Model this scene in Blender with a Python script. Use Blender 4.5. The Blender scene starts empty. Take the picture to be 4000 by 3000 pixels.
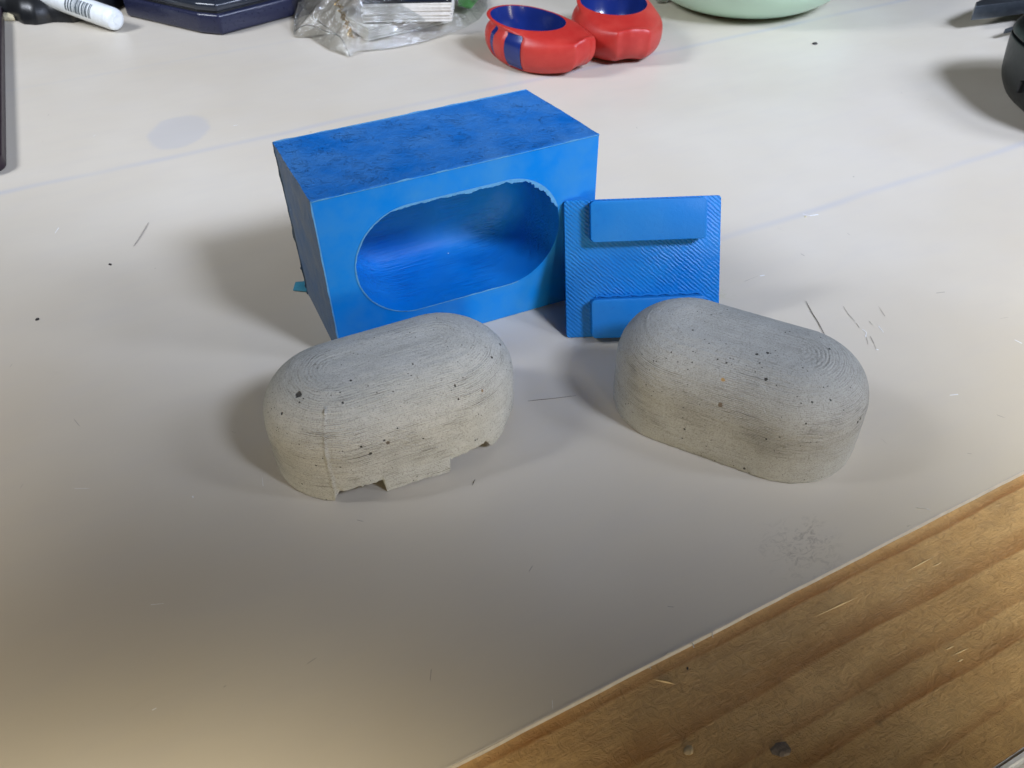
import bpy, bmesh, math, random
import numpy as np
from mathutils import Vector, Matrix, noise
random.seed(7)
scene = bpy.context.scene
C = scene.collection

# ------------------------------------------------------------------ camera
F, PITCH, ROLL, CH = 3259.0, 0.7201, -0.0161, 0.22        # focal length in photo pixels, radians, height of the lens over the table
fw = Vector((0, math.cos(PITCH), -math.sin(PITCH)))
rt0 = Vector((1, 0, 0)); up0 = rt0.cross(fw)
rt = math.cos(ROLL)*rt0 + math.sin(ROLL)*up0
up = -math.sin(ROLL)*rt0 + math.cos(ROLL)*up0
cd = bpy.data.cameras.new('camera'); cam = bpy.data.objects.new('camera', cd); C.objects.link(cam)
cam.matrix_world = Matrix(((rt.x, up.x, -fw.x, 0), (rt.y, up.y, -fw.y, 0), (rt.z, up.z, -fw.z, CH), (0, 0, 0, 1)))
cd.sensor_width = 36; cd.lens = F/4000*36; cd.clip_start = .005; cd.clip_end = 50
cd.dof.use_dof = True; cd.dof.focus_distance = .30; cd.dof.aperture_fstop = 40
scene.camera = cam

# ------------------------------------------------------------------ light: a big window to the right and in front of the table, with fill lamps added around it
w = bpy.data.worlds.new('World'); scene.world = w; w.use_nodes = True
w.node_tree.nodes['Background'].inputs[0].default_value = (1.0, .80, .58, 1)
w.node_tree.nodes['Background'].inputs[1].default_value = .02
scene.view_settings.view_transform = 'Standard'; scene.view_settings.look = 'None'
scene.view_settings.exposure = 0; scene.view_settings.gamma = 1

def lamp(name, loc, aim, edge, blend, rad, power, col):
    """soft round lamp whose cone just reaches the table point edge"""
    l = bpy.data.lights.new(name, 'SPOT'); o = bpy.data.objects.new(name, l); C.objects.link(o)
    a = Vector(aim)-Vector(loc); b = Vector(edge)-Vector(loc)
    l.spot_size = 2*a.angle(b); l.spot_blend = blend; l.shadow_soft_size = rad; l.energy = power; l.color = col  # cone edge shapes the dim foreground, replacing the camera holder's cast shadow
    o.location = loc; o.rotation_euler = a.to_track_quat('-Z', 'Y').to_euler()
    return o
lamp('window_light_a', (.80, -.30, 1.0), (-.2, 1.5, 0), (-.03, .233, 0), .10, .16, 110, (.68, .77, 1.0))
lamp('window_light_c', (1.1, .10, .8), (-.2, 1.5, 0), (-.0, .200, 0), .14, .18, 38, (.70, .79, 1.0))
lamp('left_fill_light', (-1.0, .3, .9), (-.2, 1.1, 0), (-.06, .222, 0), .22, .18, 55, (.85, .90, 1.0))  # added cool fill from the left, no window stands there
lamp('low_fill_light', (0, -.9, .20), (0, .3, .03), (.2, .3, .03), .6, .2, 5, (1.0, .60, .30))  # added warm fill, lifts the upright front faces
lamp('low_right_light', (.45, -.9, .17), (0, .28, .02), (.12, .30, .03), .6, .12, 33, (1.0, .87, .60))  # added low fill for the block sides, from the right
lamp('low_left_light', (-.5, -.8, .16), (0, .28, .02), (.12, .30, .03), .6, .12, 20, (1.0, .88, .62))  # added low fill for the block sides, from the left
lamp('near_light', (-.10, -.28, .38), (-.085, -.07, 0), (-.06, .119, 0), .9, .06, 48, (1.0, .89, .68))  # added fill, brightens the table strip nearest the camera
lamp('near_left_light', (-.5, -.1, .5), (-.4, .05, 0), (-.15, .158, 0), .9, .1, 32, (1.0, .88, .68))  # added fill for the near left corner of the sheet
lamp('near_right_light', (.5, -.15, .45), (.40, .07, 0), (.15, .135, 0), .8, .1, 50, (1.0, .92, .70))  # added fill for the bare boards at the near right

# ------------------------------------------------------------------ helpers
def at(px, py, z=0.0):
    v = fw + rt*((px-2000)/F) + up*((1500-py)/F)
    t = (z-CH)/v.z
    return Vector((0, 0, CH)) + v*t
GA = .4675                                                  # direction of the boards
def board(u, o, z=0): return Vector((math.cos(GA)*u-math.sin(GA)*o, math.sin(GA)*u+math.cos(GA)*o, z))

def mesh_obj(name, verts, faces, mat, parent=None, smooth=True, uvs=None, mats=None, fm=None, sharp=None):
    me = bpy.data.meshes.new(name)
    me.from_pydata([tuple(v) for v in verts], [], faces)
    if mats:
        for m in mats: me.materials.append(m)
        me.polygons.foreach_set('material_index', fm)
    elif mat: me.materials.append(mat)
    if uvs is not None:
        ul = me.uv_layers.new(name='UVMap')
        vi = np.empty(len(me.loops), np.int32); me.loops.foreach_get('vertex_index', vi)
        ul.data.foreach_set('uv', np.asarray(uvs, np.float32)[vi].ravel())
    me.polygons.foreach_set('use_smooth', [smooth]*len(me.polygons))
    me.update()
    if smooth and sharp: me.set_sharp_from_angle(angle=math.radians(sharp))
    o = bpy.data.objects.new(name, me); C.objects.link(o)
    if parent: o.parent = parent
    return o
def empty(name, loc, label, cat, group=None):
    o = bpy.data.objects.new(name, None); C.objects.link(o); o.location = loc; o.empty_display_size = .01
    tag(o, label, cat, group); return o
def tag(o, label=None, cat=None, group=None, kind=None):
    if label: o['label'] = label
    if cat: o['category'] = cat
    if group: o['group'] = group
    if kind: o['kind'] = kind
    return o
def bm_obj(name, bm, mat, parent=None, smooth=True, sharp=35):
    bmesh.ops.recalc_face_normals(bm, faces=bm.faces)
    me = bpy.data.meshes.new(name); bm.to_mesh(me); bm.free(); me.materials.append(mat)
    me.polygons.foreach_set('use_smooth', [smooth]*len(me.polygons))
    if smooth: me.set_sharp_from_angle(angle=math.radians(sharp))
    o = bpy.data.objects.new(name, me); C.objects.link(o)
    if parent: o.parent = parent
    return o
def prism(poly, z0, z1, bevel=0, seg=2):
    """upright solid on a polygon outline, edges bevelled"""
    bm = bmesh.new(); vs = [bm.verts.new((p[0], p[1], z0)) for p in poly]
    f = bm.faces.new(vs); r = bmesh.ops.extrude_face_region(bm, geom=[f])
    bmesh.ops.translate(bm, vec=(0, 0, z1-z0), verts=[g for g in r['geom'] if isinstance(g, bmesh.types.BMVert)])
    if bevel: bmesh.ops.bevel(bm, geom=bm.edges[:], offset=bevel, segments=seg, profile=.5, affect='EDGES')
    return bm
def round_poly(w, h, r, n=6, x0=0, y0=0):
    out = []
    for cx, cy, a0 in ((w-r, h-r, 0), (r, h-r, 90), (r, r, 180), (w-r, r, 270)):
        for i in range(n+1):
            a = math.radians(a0+90*i/n); out.append((x0+cx+r*math.cos(a), y0+cy+r*math.sin(a)))
    return out
def tube(path, r, n=8, closed=False, rs=None):
    bm = bmesh.new(); P = [Vector(p) for p in path]; rings = []
    m = len(P)
    for i, p in enumerate(P):
        a = P[(i-1) % m] if (closed or i) else p; b = P[(i+1) % m] if (closed or i < m-1) else p
        t = (b-a).normalized(); s = t.cross(Vector((0, 0, 1)))
        if s.length < .01: s = t.cross(Vector((1, 0, 0)))
        s.normalize(); q = t.cross(s); R = rs[i] if rs else r
        rings.append([bm.verts.new(p+R*(math.cos(2*math.pi*k/n)*s+math.sin(2*math.pi*k/n)*q)) for k in range(n)])
    for i in range(m if closed else m-1):
        A, B = rings[i], rings[(i+1) % m]
        for k in range(n): bm.faces.new((A[k], A[(k+1) % n], B[(k+1) % n], B[k]))
    if not closed:
        bm.faces.new(rings[0]); bm.faces.new(rings[-1])
    return bm
def nz(p, s, seed=0): return noise.noise(Vector((p[0]*s+seed*7.3, p[1]*s-seed*3.1, p[2]*s+seed*1.7)))

# ------------------------------------------------------------------ materials
class NT:
    def __init__(s, name):
        s.m = bpy.data.materials.new(name); s.m.use_nodes = True; s.t = s.m.node_tree; s.n = s.t.nodes
        s.b = s.n['Principled BSDF']; s.out = s.n['Material Output']
    def node(s, ty, ins=None, **kw):
        n = s.n.new(ty)
        for k, v in kw.items(): setattr(n, k, v)
        for k, v in (ins or {}).items(): s.put(n.inputs[k], v)
        return n
    def put(s, sock, v):
        if isinstance(v, bpy.types.NodeSocket): s.t.links.new(v, sock)
        elif isinstance(v, tuple) and len(v) == 3 and sock.type == 'RGBA': sock.default_value = (*v, 1)
        else: sock.default_value = v
    def set(s, **kw):
        for k, v in kw.items(): s.put(s.b.inputs[k.replace('_', ' ')], v)
    def obj(s): return s.node('ShaderNodeTexCoord').outputs['Object']
    def uv(s): return s.node('ShaderNodeTexCoord').outputs['UV']
    def map(s, v, sc=(1, 1, 1), rot=(0, 0, 0), loc=(0, 0, 0)):
        return s.node('ShaderNodeMapping', {'Vector': v, 'Scale': sc, 'Rotation': rot, 'Location': loc}).outputs[0]
    def noise(s, v, sc, det=4, rough=.55, dist=0):
        return s.node('ShaderNodeTexNoise', {'Vector': v, 'Scale': sc, 'Detail': det, 'Roughness': rough, 'Distortion': dist}).outputs['Fac']
    def ramp(s, f, stops, interp='LINEAR'):
        n = s.node('ShaderNodeValToRGB', {'Fac': f}); n.color_ramp.interpolation = interp
        e = n.color_ramp.elements
        while len(e) < len(stops): e.new(.5)
        for x, (p, c) in zip(e, stops):
            x.position = p; x.color = (c, c, c, 1) if not isinstance(c, tuple) else (*c, 1)
        return n.outputs['Color']
    def math(s, op, a, b=0.0, c=0.0, clamp=False):
        n = s.node('ShaderNodeMath', operation=op, use_clamp=clamp)
        s.put(n.inputs[0], a); s.put(n.inputs[1], b)
        if op in ('MULTIPLY_ADD', 'SMOOTH_MIN', 'COMPARE'): s.put(n.inputs[2], c)
        return n.outputs[0]
    def mix(s, f, a, b, bl='MIX'):
        n = s.node('ShaderNodeMix', data_type='RGBA', blend_type=bl)
        s.put(n.inputs[0], f); s.put(n.inputs[6], a); s.put(n.inputs[7], b); return n.outputs[2]
    def bump(s, h, d, st=1.0, prev=None):
        n = s.node('ShaderNodeBump', {'Height': h, 'Distance': d, 'Strength': st})
        if prev is not None: s.put(n.inputs['Normal'], prev)
        return n.outputs[0]
    def sep(s, v): return s.node('ShaderNodeSeparateXYZ', {'Vector': v}).outputs
    def spot(s, v, p, r, soft=.3):
        """1 inside a blot of radius r round p, 0 outside"""
        d = s.node('ShaderNodeVectorMath', operation='DISTANCE'); s.put(d.inputs[0], v); d.inputs[1].default_value = p
        n = s.node('ShaderNodeMapRange', {'Value': d.outputs['Value'], 'From Min': r, 'From Max': r*(1-soft), 'To Min': 0.0, 'To Max': 1.0})
        return n.outputs[0]

def simple(name, col, rough=.5, metal=0, spec=.5, coat=0, bump=0, bs=300):
    m = NT(name); m.set(Base_Color=col, Roughness=rough, Metallic=metal); m.b.inputs['Specular IOR Level'].default_value = spec
    m.b.inputs['Coat Weight'].default_value = coat
    v = m.obj(); n = m.noise(v, bs, 5)
    m.set(Base_Color=m.mix(.12, col, m.ramp(n, [(.3, .0), (.7, tuple(min(1, c*2) for c in col))])))
    m.set(Roughness=m.math('MULTIPLY_ADD', n, .2, rough-.1))
    if bump: m.set(Normal=m.bump(n, bump))
    return m.m

# --- milky plastic sheet
def sheet_mat():
    m = NT('milky_plastic_sheet'); v = m.obj()
    rv = m.map(v, rot=(0, 0, -GA))                    # x along boards, y across
    s = m.sep(rv)
    n1 = m.noise(v, 9, 3, .5); n2 = m.noise(m.map(rv, (1, 3, 1)), 30, 4, .6); n3 = m.noise(v, 420, 3)
    wob = m.math('MULTIPLY_ADD', m.noise(v, 14, 2), .006, -.003)
    yy = m.math('ADD', s[1], wob)
    col = m.mix(m.ramp(n1, [(.3, 0.0), (.7, 1.0)]), (.565, .505, .405), (.62, .57, .48))
    col = m.mix(m.math('MULTIPLY', m.ramp(n2, [(.45, 0.0), (.75, 1.0)]), .16), col, (.50, .47, .45))
    for o, wd, st in ((.4975, .0048, .46), (.2716, .0042, .42), (.655, .004, .15)):
        d = m.math('ABSOLUTE', m.math('SUBTRACT', yy, o))
        k = m.node('ShaderNodeMapRange', {'Value': d, 'From Min': 0.0, 'From Max': wd, 'To Min': st, 'To Max': 0.0}, interpolation_type='SMOOTHSTEP').outputs[0]
        k = m.math('MULTIPLY', k, m.ramp(m.noise(m.map(rv, (1, .1, 1)), 11, 2), [(.3, .35), (.6, 1.0)]))
        if o < .3: k = m.math('MULTIPLY', k, m.node('ShaderNodeMapRange', {'Value': s[0], 'From Min': .08, 'From Max': .22}).outputs[0])
        col = m.mix(k, col, (.40, .42, .48))
    # oval stain
    sp = m.node('ShaderNodeVectorMath', operation='DISTANCE')
    m.put(sp.inputs[0], m.map(m.node('ShaderNodeVectorMath', {0: v, 1: (.2035, -.492, 0)}, operation='ADD').outputs[0], (1, .75, 1), (0, 0, .12)))
    sp.inputs[1].default_value = (0, 0, 0)
    rr = m.math('ADD', sp.outputs['Value'], m.math('MULTIPLY_ADD', m.noise(v, 60, 2), .008, -.004))
    k = m.node('ShaderNodeMapRange', {'Value': rr, 'From Min': .0155, 'From Max': .020, 'To Min': .36, 'To Max': 0.0}, interpolation_type='SMOOTHSTEP').outputs[0]
    col = m.mix(k, col, (.40, .42, .47))
    # small grime specks
    vo = m.node('ShaderNodeTexVoronoi', {'Vector': v, 'Scale': 42.0, 'Randomness': 1.0})
    sel = m.math('GREATER_THAN', m.sep(vo.outputs['Color'])[0], .82)
    dot = m.math('LESS_THAN', m.math('ADD', vo.outputs['Distance'], m.math('MULTIPLY', m.noise(v, 900, 2), .05)), .052)
    col = m.mix(m.math('MULTIPLY', m.math('MULTIPLY', sel, dot), .55), col, (.12, .10, .08))
    sm = m.ramp(m.noise(m.map(v, (1, 2, 1)), 55, 5, .7, .6), [(.66, 0.0), (.78, .16)])
    col = m.mix(sm, col, (.42, .37, .28))
    for (px, py), rad, st in (((3120, 2150), .016, .55), ((3190, 2080), .009, .45), ((1130, 860), .012, .18), ((2830, 1150), .006, .5), ((1130, 1830), .012, .15)):
        P = at(px, py)
        kk = m.spot(v, (P.x, P.y, 0), rad, 1.0)
        kk = m.math('MULTIPLY', kk, m.ramp(m.noise(m.map(rv, (1, 1.8, 1)), 210, 5, .75, 1.2), [(.50, 0.0), (.62, 1.0)]))
        col = m.mix(m.math('MULTIPLY', kk, st), col, (.20, .17, .13) if px != 2830 else (.42, .40, .18))
    m.set(Base_Color=col, Roughness=m.math('MULTIPLY_ADD', n2, .16, .30))
    m.b.inputs['Specular IOR Level'].default_value = .5
    nb = m.bump(n1, .0012, .35); nb = m.bump(n2, .0002, .5, nb); nb = m.bump(n3, .00002, .6, nb)
    m.set(Normal=nb); return m.m

# --- pine
def pine_mat():
    m = NT('pine_wood'); v = m.obj()                   # local x along the grain, y = distance across
    s = m.sep(v)
    warp = m.math('MULTIPLY_ADD', m.noise(m.map(v, (1, 3, 1)), 16, 3), .0044, -.0022)
    yy = m.math('ADD', s[1], warp)
    n = m.noise(m.map(v, (.35, 1, 1)), 70, 5, .6); fib = m.noise(m.map(v, (.10, 1, 1)), 1400, 4, .7); cur = m.noise(v, 260, 5, .75, 1.8)
    col = m.mix(m.ramp(n, [(.3, 0.0), (.7, 1.0)]), (.56, .33, .125), (.68, .45, .20))
    col = m.mix(m.ramp(m.noise(m.map(v, (1, 2.2, 1)), 24, 4, .6), [(.5, 0.0), (.72, .55)]), col, (.27, .17, .07))
    for o, wd, st in ((.0930, .0034, .75), (.0750, .0080, .70), (.0620, .0050, .55), (.0530, .0046, .75), (.0400, .0030, .45), (.12, .002, .6), (.15, .003, .6)):
        d = m.math('SUBTRACT', yy, o)
        k1 = m.node('ShaderNodeMapRange', {'Value': d, 'From Min': 0.0, 'From Max': wd, 'To Min': st, 'To Max': 0.0}).outputs[0]
        k = m.math('MULTIPLY', k1, m.node('ShaderNodeMapRange', {'Value': d, 'From Min': -.0007, 'From Max': 0.0, 'To Min': 0.0, 'To Max': 1.0}).outputs[0])
        k = m.math('MULTIPLY', k, m.ramp(m.noise(m.map(v, (1, .3, 1)), 22, 2), [(.25, .3), (.6, 1.0)]))
        col = m.mix(k, col, (.30, .105, .018))
    col = m.mix(m.ramp(cur, [(.36, .30), (.54, 0.0)]), col, (.22, .13, .055))
    col = m.mix(m.ramp(fib, [(.55, 0.0), (.78, .30)]), col, (.70, .52, .30))
    # dirt marks and dried glue
    col = m.mix(m.ramp(m.noise(v, 120, 4, .6), [(.70, 0.0), (.76, .5)]), col, (.08, .06, .035))
    m.set(Base_Color=col, Roughness=.55); m.b.inputs['Specular IOR Level'].default_value = .35
    nb = m.bump(fib, .0003, .8); nb = m.bump(cur, .0008, .8, nb); m.set(Normal=nb); return m.m

# --- concrete, uv = (perimeter, height), both in metres
def concrete_mat(name, pits, seed, tone=1.0):
    m = NT(name); v = m.obj(); u = m.uv()
    su = m.sep(u)
    off = (seed*1.37, seed*.71, seed*.3)
    vo_ = m.map(v, loc=off)
    big = m.noise(vo_, 45, 4, .6); fine = m.noise(vo_, 900, 5, .7); med = m.noise(vo_, 240, 5, .7, .8)
    def line_noise(fu, fv, wob, k, det=2):
        return m.noise(m.node('ShaderNodeCombineXYZ', {0: m.math('MULTIPLY', su[0], fu), 1: m.math('ADD', m.math('MULTIPLY', su[1], fv), m.math('MULTIPLY', m.noise(vo_, 90, 2), wob)), 2: seed*k}).outputs[0], 1.0, det, .6)
    ph = m.math('ADD', m.math('MULTIPLY', su[1], 2*math.pi/.00066), m.math('ADD', m.math('MULTIPLY', m.noise(vo_, 60, 3), 5.0), m.math('MULTIPLY', line_noise(160.0, 900.0, 0.0, 2.0), 3.0)))
    wave = m.math('MULTIPLY_ADD', m.math('SINE', ph), .5, .5)                     # even layers of the mould
    lay = line_noise(90.0, 2400.0, 3.0, 3.0, 3)                                    # uneven ones among them
    rowamp = m.ramp(line_noise(22.0, 300.0, 0.0, 6.0), [(.36, .50), (.62, 1.0)])
    patch = m.math('MULTIPLY', m.ramp(m.noise(vo_, 42, 3, .6), [(.40, .15), (.62, .9)]), rowamp)
    side = m.node('ShaderNodeMapRange', {'Value': m.sep(v)[2], 'From Min': .034, 'From Max': .020, 'To Min': .75, 'To Max': 1.5}).outputs[0]
    patch = m.math('MULTIPLY', patch, side, clamp=True)
    grit = m.noise(vo_, 1900, 3, .7)
    col = m.mix(m.ramp(big, [(.3, 0.0), (.7, 1.0)]), tuple(c*tone for c in (.370, .370, .335)), tuple(c*tone for c in (.44, .44, .405)))
    col = m.mix(m.ramp(med, [(.3, .22), (.6, 0.0)]), col, (.25, .245, .215))
    col = m.mix(m.math('MULTIPLY', m.ramp(wave, [(.0, .42), (.45, 0.0)]), patch), col, (.15, .145, .12))
    col = m.mix(m.math('MULTIPLY', m.ramp(lay, [(.33, 1.0), (.46, 0.0)]), patch), col, (.11, .105, .085))
    col = m.mix(m.math('MULTIPLY', m.ramp(wave, [(.75, 0.0), (1.0, .10)]), patch), col, (.66, .65, .60))
    col = m.mix(m.ramp(grit, [(.32, .60), (.50, 0.0)]), col, (.16, .155, .13))
    col = m.mix(m.ramp(grit, [(.60, 0.0), (.78, .30)]), col, (.66, .65, .60))
    # air holes: scattered small ones, and the large ones where they are
    hole = None
    for sc, th, rr in ((420.0, .93, .13), (900.0, .94, .22)):
        vo = m.node('ShaderNodeTexVoronoi', {'Vector': vo_, 'Scale': sc, 'Randomness': 1.0})
        h = m.math('MULTIPLY', m.math('GREATER_THAN', m.sep(vo.outputs['Color'])[1], th), m.math('LESS_THAN', m.math('ADD', vo.outputs['Distance'], m.math('MULTIPLY_ADD', fine, .3, -.15)), rr))
        hole = h if hole is None else m.math('MAXIMUM', hole, h)
    hole = m.math('MULTIPLY', hole, m.ramp(m.noise(vo_, 30, 2), [(.40, 0.0), (.5, 1.0)]))
    dv = m.node('ShaderNodeVectorMath', {0: v, 1: m.node('ShaderNodeVectorMath', {0: m.node('ShaderNodeTexNoise', {'Vector': v, 'Scale': 1300.0}).outputs['Color'], 'Scale': .0009}, operation='SCALE').outputs[0]}, operation='ADD').outputs[0]
    for p, r, c in pits:
        k = m.spot(dv, (p[0]+.00045, p[1]+.00045, p[2]+.00045), r)
        if c is None: hole = m.math('MAXIMUM', hole, k)
        else: col = m.mix(k, col, c)
    col = m.mix(m.math('MULTIPLY', hole, .92), col, (.035, .033, .028))
    m.set(Base_Color=col, Roughness=.82); m.b.inputs['Specular IOR Level'].default_value = .3
    hgt = m.math('SUBTRACT', m.math('MULTIPLY', m.math('ADD', m.math('MULTIPLY', wave, .35), m.math('MULTIPLY', lay, .8)), m.math('MULTIPLY', patch, .8)), m.math('MULTIPLY', hole, 1.6))
    nb = m.bump(hgt, .0006, .9); nb = m.bump(med, .0005, .7, nb); nb = m.bump(grit, .00012, .8, nb)
    m.set(Normal=nb); return m.m

# --- blue print / silicone
def blue_mat(name, kind):
    m = NT(name); v = m.obj()
    n = m.noise(v, 55, 4, .6); f = m.noise(v, 700, 4, .7); sc = m.noise(m.map(v, (1, 1.6, 1)), 95, 6, .75, 1.6)
    if kind == 'smooth':
        col = m.mix(m.ramp(n, [(.35, 0.0), (.70, .9)]), (.0, .180, .60), (.03, .215, .54))
        m.set(Roughness=m.math('MULTIPLY_ADD', n, .3, .28)); nb = m.bump(n, .0004, .3); nb = m.bump(f, .00002, .5, nb)
    elif kind == 'top':
        col = m.mix(m.ramp(n, [(.3, 0.0), (.70, 1.0)]), (.0, .120, .44), (.045, .180, .45))
        ln = m.ramp(m.math('ABSOLUTE', m.math('SUBTRACT', sc, .5)), [(.0, 1.0), (.006, 0.0)])
        ln = m.math('MULTIPLY', ln, m.ramp(m.noise(v, 90, 4, .7), [(.52, 0.0), (.60, 1.0)]))
        col = m.mix(m.math('MULTIPLY', ln, .5), col, (.003, .04, .16))
        sp_ = m.noise(v, 520, 4, .75, .5)
        col = m.mix(m.ramp(sp_, [(.60, 0.0), (.76, .40)]), col, (.13, .28, .52))
        col = m.mix(m.ramp(sp_, [(.26, .35), (.36, 0.0)]), col, (.0, .06, .24))
        m.set(Roughness=m.math('MULTIPLY_ADD', sc, .5, .15)); nb = m.bump(ln, .0010, 1.0); nb = m.bump(sp_, .0003, .8, nb); nb = m.bump(f, .0004, .8, nb); nb = m.bump(sc, .0010, .7, nb)
    elif kind == 'side':
        col = m.mix(m.ramp(m.noise(v, 80, 5, .7), [(.3, .25), (.7, .85)]), (.006, .080, .22), (.13, .15, .17))
        m.set(Roughness=.6); nb = m.bump(sc, .0008, .7); nb = m.bump(f, .0001, .6, nb)
    elif kind == 'cavity':
        u = m.sep(m.map(v, rot=(0, 0, -.4458)))
        lay = m.noise(m.node('ShaderNodeCombineXYZ', {0: m.math('MULTIPLY', u[0], 60.0), 1: m.math('MULTIPLY', u[1], 900.0), 2: m.math('MULTIPLY', u[2], 1100.0)}).outputs[0], 1.0, 3, .6)
        col = m.mix(m.ramp(n, [(.35, 0.0), (.75, .5)]), (.0, .160, .56), (.02, .20, .53))
        msk = m.ramp(m.noise(v, 40, 3), [(.4, 0.0), (.6, 1.0)])
        col = m.mix(m.math('MULTIPLY', m.ramp(lay, [(.3, .5), (.48, 0.0)]), msk), col, (.01, .07, .32))
        m.set(Roughness=.5); nb = m.bump(m.math('MULTIPLY', lay, msk), .0009, .8); nb = m.bump(f, .00003, .5, nb)
    elif kind == 'plate':
        w_ = m.node('ShaderNodeTexWave', {'Vector': m.map(v, rot=(0, 0, math.radians(41))), 'Scale': 235.0, 'Distortion': 3.2, 'Detail': 4.0, 'Detail Scale': 1.2}, wave_type='BANDS', bands_direction='Y')
        wf = w_.outputs['Fac']
        col = m.mix(m.ramp(n, [(.35, 0.0), (.75, .5)]), (.0, .168, .53), (.018, .20, .51))
        msk = m.math('MULTIPLY', m.ramp(m.noise(v, 45, 3), [(.3, .3), (.6, 1.0)]), m.ramp(m.noise(m.map(v, (1, 1, 1)), 330, 3), [(.35, .35), (.6, 1.0)]))
        col = m.mix(m.math('MULTIPLY', m.ramp(wf, [(.0, .55), (.35, 0.0)]), msk), col, (.003, .05, .24))
        col = m.mix(m.math('MULTIPLY', m.ramp(wf, [(.75, 0.0), (1.0, .22)]), msk), col, (.12, .36, .70))
        m.set(Roughness=.42); nb = m.bump(m.math('MULTIPLY', wf, msk), .00035, .6); nb = m.bump(f, .00003, .5, nb)
    elif kind == 'pad':
        col = m.mix(m.ramp(n, [(.3, 0.0), (.75, .6)]), (.0, .145, .46), (.02, .175, .45))
        col = m.mix(m.ramp(m.noise(v, 480, 4, .7, .4), [(.60, 0.0), (.75, .35)]), col, (.01, .07, .33))
        m.set(Roughness=.5); nb = m.bump(m.noise(v, 450, 4, .7, .4), .0002, .6)
    # white dust specks
    vo = m.node('ShaderNodeTexVoronoi', {'Vector': v, 'Scale': 190.0, 'Randomness': 1.0})
    th = .93 if kind in ('top', 'side') else .97
    k = m.math('MULTIPLY', m.math('GREATER_THAN', m.sep(vo.outputs['Color'])[0], th), m.math('LESS_THAN', vo.outputs['Distance'], .055))
    col = m.mix(m.math('MULTIPLY', k, .8), col, (.7, .78, .85))
    m.b.inputs['Specular IOR Level'].default_value = .22 if kind != 'side' else .35
    m.set(Base_Color=col, Normal=nb); return m.m

M = dict(
    sheet=sheet_mat(), pine=pine_mat(),
    sheet_edge=simple('cut_sheet_edge', (.50, .48, .44), .5),
    white_band=simple('white_edge_band', (.82, .84, .88), .3),
    floor=simple('dark_floor', (.030, .022, .032), .7),
    b_smooth=blue_mat('blue_silicone_smooth', 'smooth'), b_top=blue_mat('blue_silicone_scuffed', 'top'), b_side=blue_mat('blue_silicone_dusty', 'side'),
    b_cav=blue_mat('blue_silicone_cavity', 'cavity'), b_plate=blue_mat('blue_printed_plate', 'plate'), b_pad=blue_mat('blue_printed_pad', 'pad'),
    flash=simple('pale_blue_flash', (.09, .29, .54), .4, bump=.0002, bs=600),
    teal=simple('teal_flake', (.05, .27, .40), .5),
    navy=simple('navy_plastic', (.014, .017, .045), .30, bump=.00005, bs=500),
    navy_lid=simple('grey_navy_lid', (.022, .027, .038), .16),
    black=simple('black_plastic', (.010, .011, .012), .38, bump=.0003, bs=90),
    black_soft=simple('black_rubber', (.012, .012, .014), .5, bump=.0001, bs=300),
    case=simple('black_case', (.007, .009, .010), .42),
    plum=simple('dark_plum_plastic', (.020, .010, .018), .4),
    white_pl=simple('white_plastic', (.80, .84, .84), .35),
    barcode=simple('grey_barcode_ink', (.06, .08, .09), .5), 
    paper=simple('white_paper', (.74, .71, .64), .7), 
    cardblack=simple('black_print', (.012, .014, .02), .3), cardblue=simple('blue_print', (.03, .07, .36), .3), cardgreen=simple('green_print', (.10, .38, .08), .35),
    gold=simple('gold_chain_metal', (.62, .42, .16), .25, 1), silver=simple('silver_metal', (.62, .63, .64), .2, 1),
    steel=simple('dark_tool_steel', (.10, .115, .13), .32, .8, bump=.0002, bs=200),
    cream=simple('cream_scrap', (.60, .52, .34), .7),
    glue=simple('grey_dried_glue', (.24, .19, .14), .7, bump=.0008, bs=500),
    chip=simple('pale_wood_splinter', (.58, .44, .25), .6),
    speck=simple('dark_crumb', (.025, .02, .017), .7), hair=simple('dark_hair', (.05, .035, .025), .5),
    scratch=simple('scratch_grey', (.36, .32, .27), .6), scratch_w=simple('scratch_white', (.82, .83, .84), .5),
)
def red_mat():
    m = NT('red_painted_wood'); v = m.obj()
    n = m.noise(v, 60, 4, .6); f = m.noise(m.map(v, (1, 1, 2)), 160, 5, .7, .6)
    col = m.mix(m.ramp(n, [(.3, 0.0), (.7, 1.0)]), (.42, .020, .016), (.50, .042, .030))
    col = m.mix(m.ramp(f, [(.64, 0.0), (.78, .35)]), col, (.66, .20, .14))
    m.set(Base_Color=col, Roughness=.42, Normal=m.bump(f, .0003, .4)); return m.m
def blue_paint():
    m = NT('dark_blue_paint'); v = m.obj(); n = m.noise(v, 80, 4)
    m.set(Base_Color=m.mix(n, (.008, .018, .12), (.012, .032, .19)), Roughness=.22, Normal=m.bump(n, .0002, .4)); return m.m
def bowl_mat():
    m = NT('pale_green_plastic'); v = m.obj(); n = m.noise(v, 30, 3)
    m.set(Base_Color=m.mix(n, (.50, .72, .56), (.56, .77, .62)), Roughness=.3); m.b.inputs['Subsurface Weight'].default_value = 0
    return m.m
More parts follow.
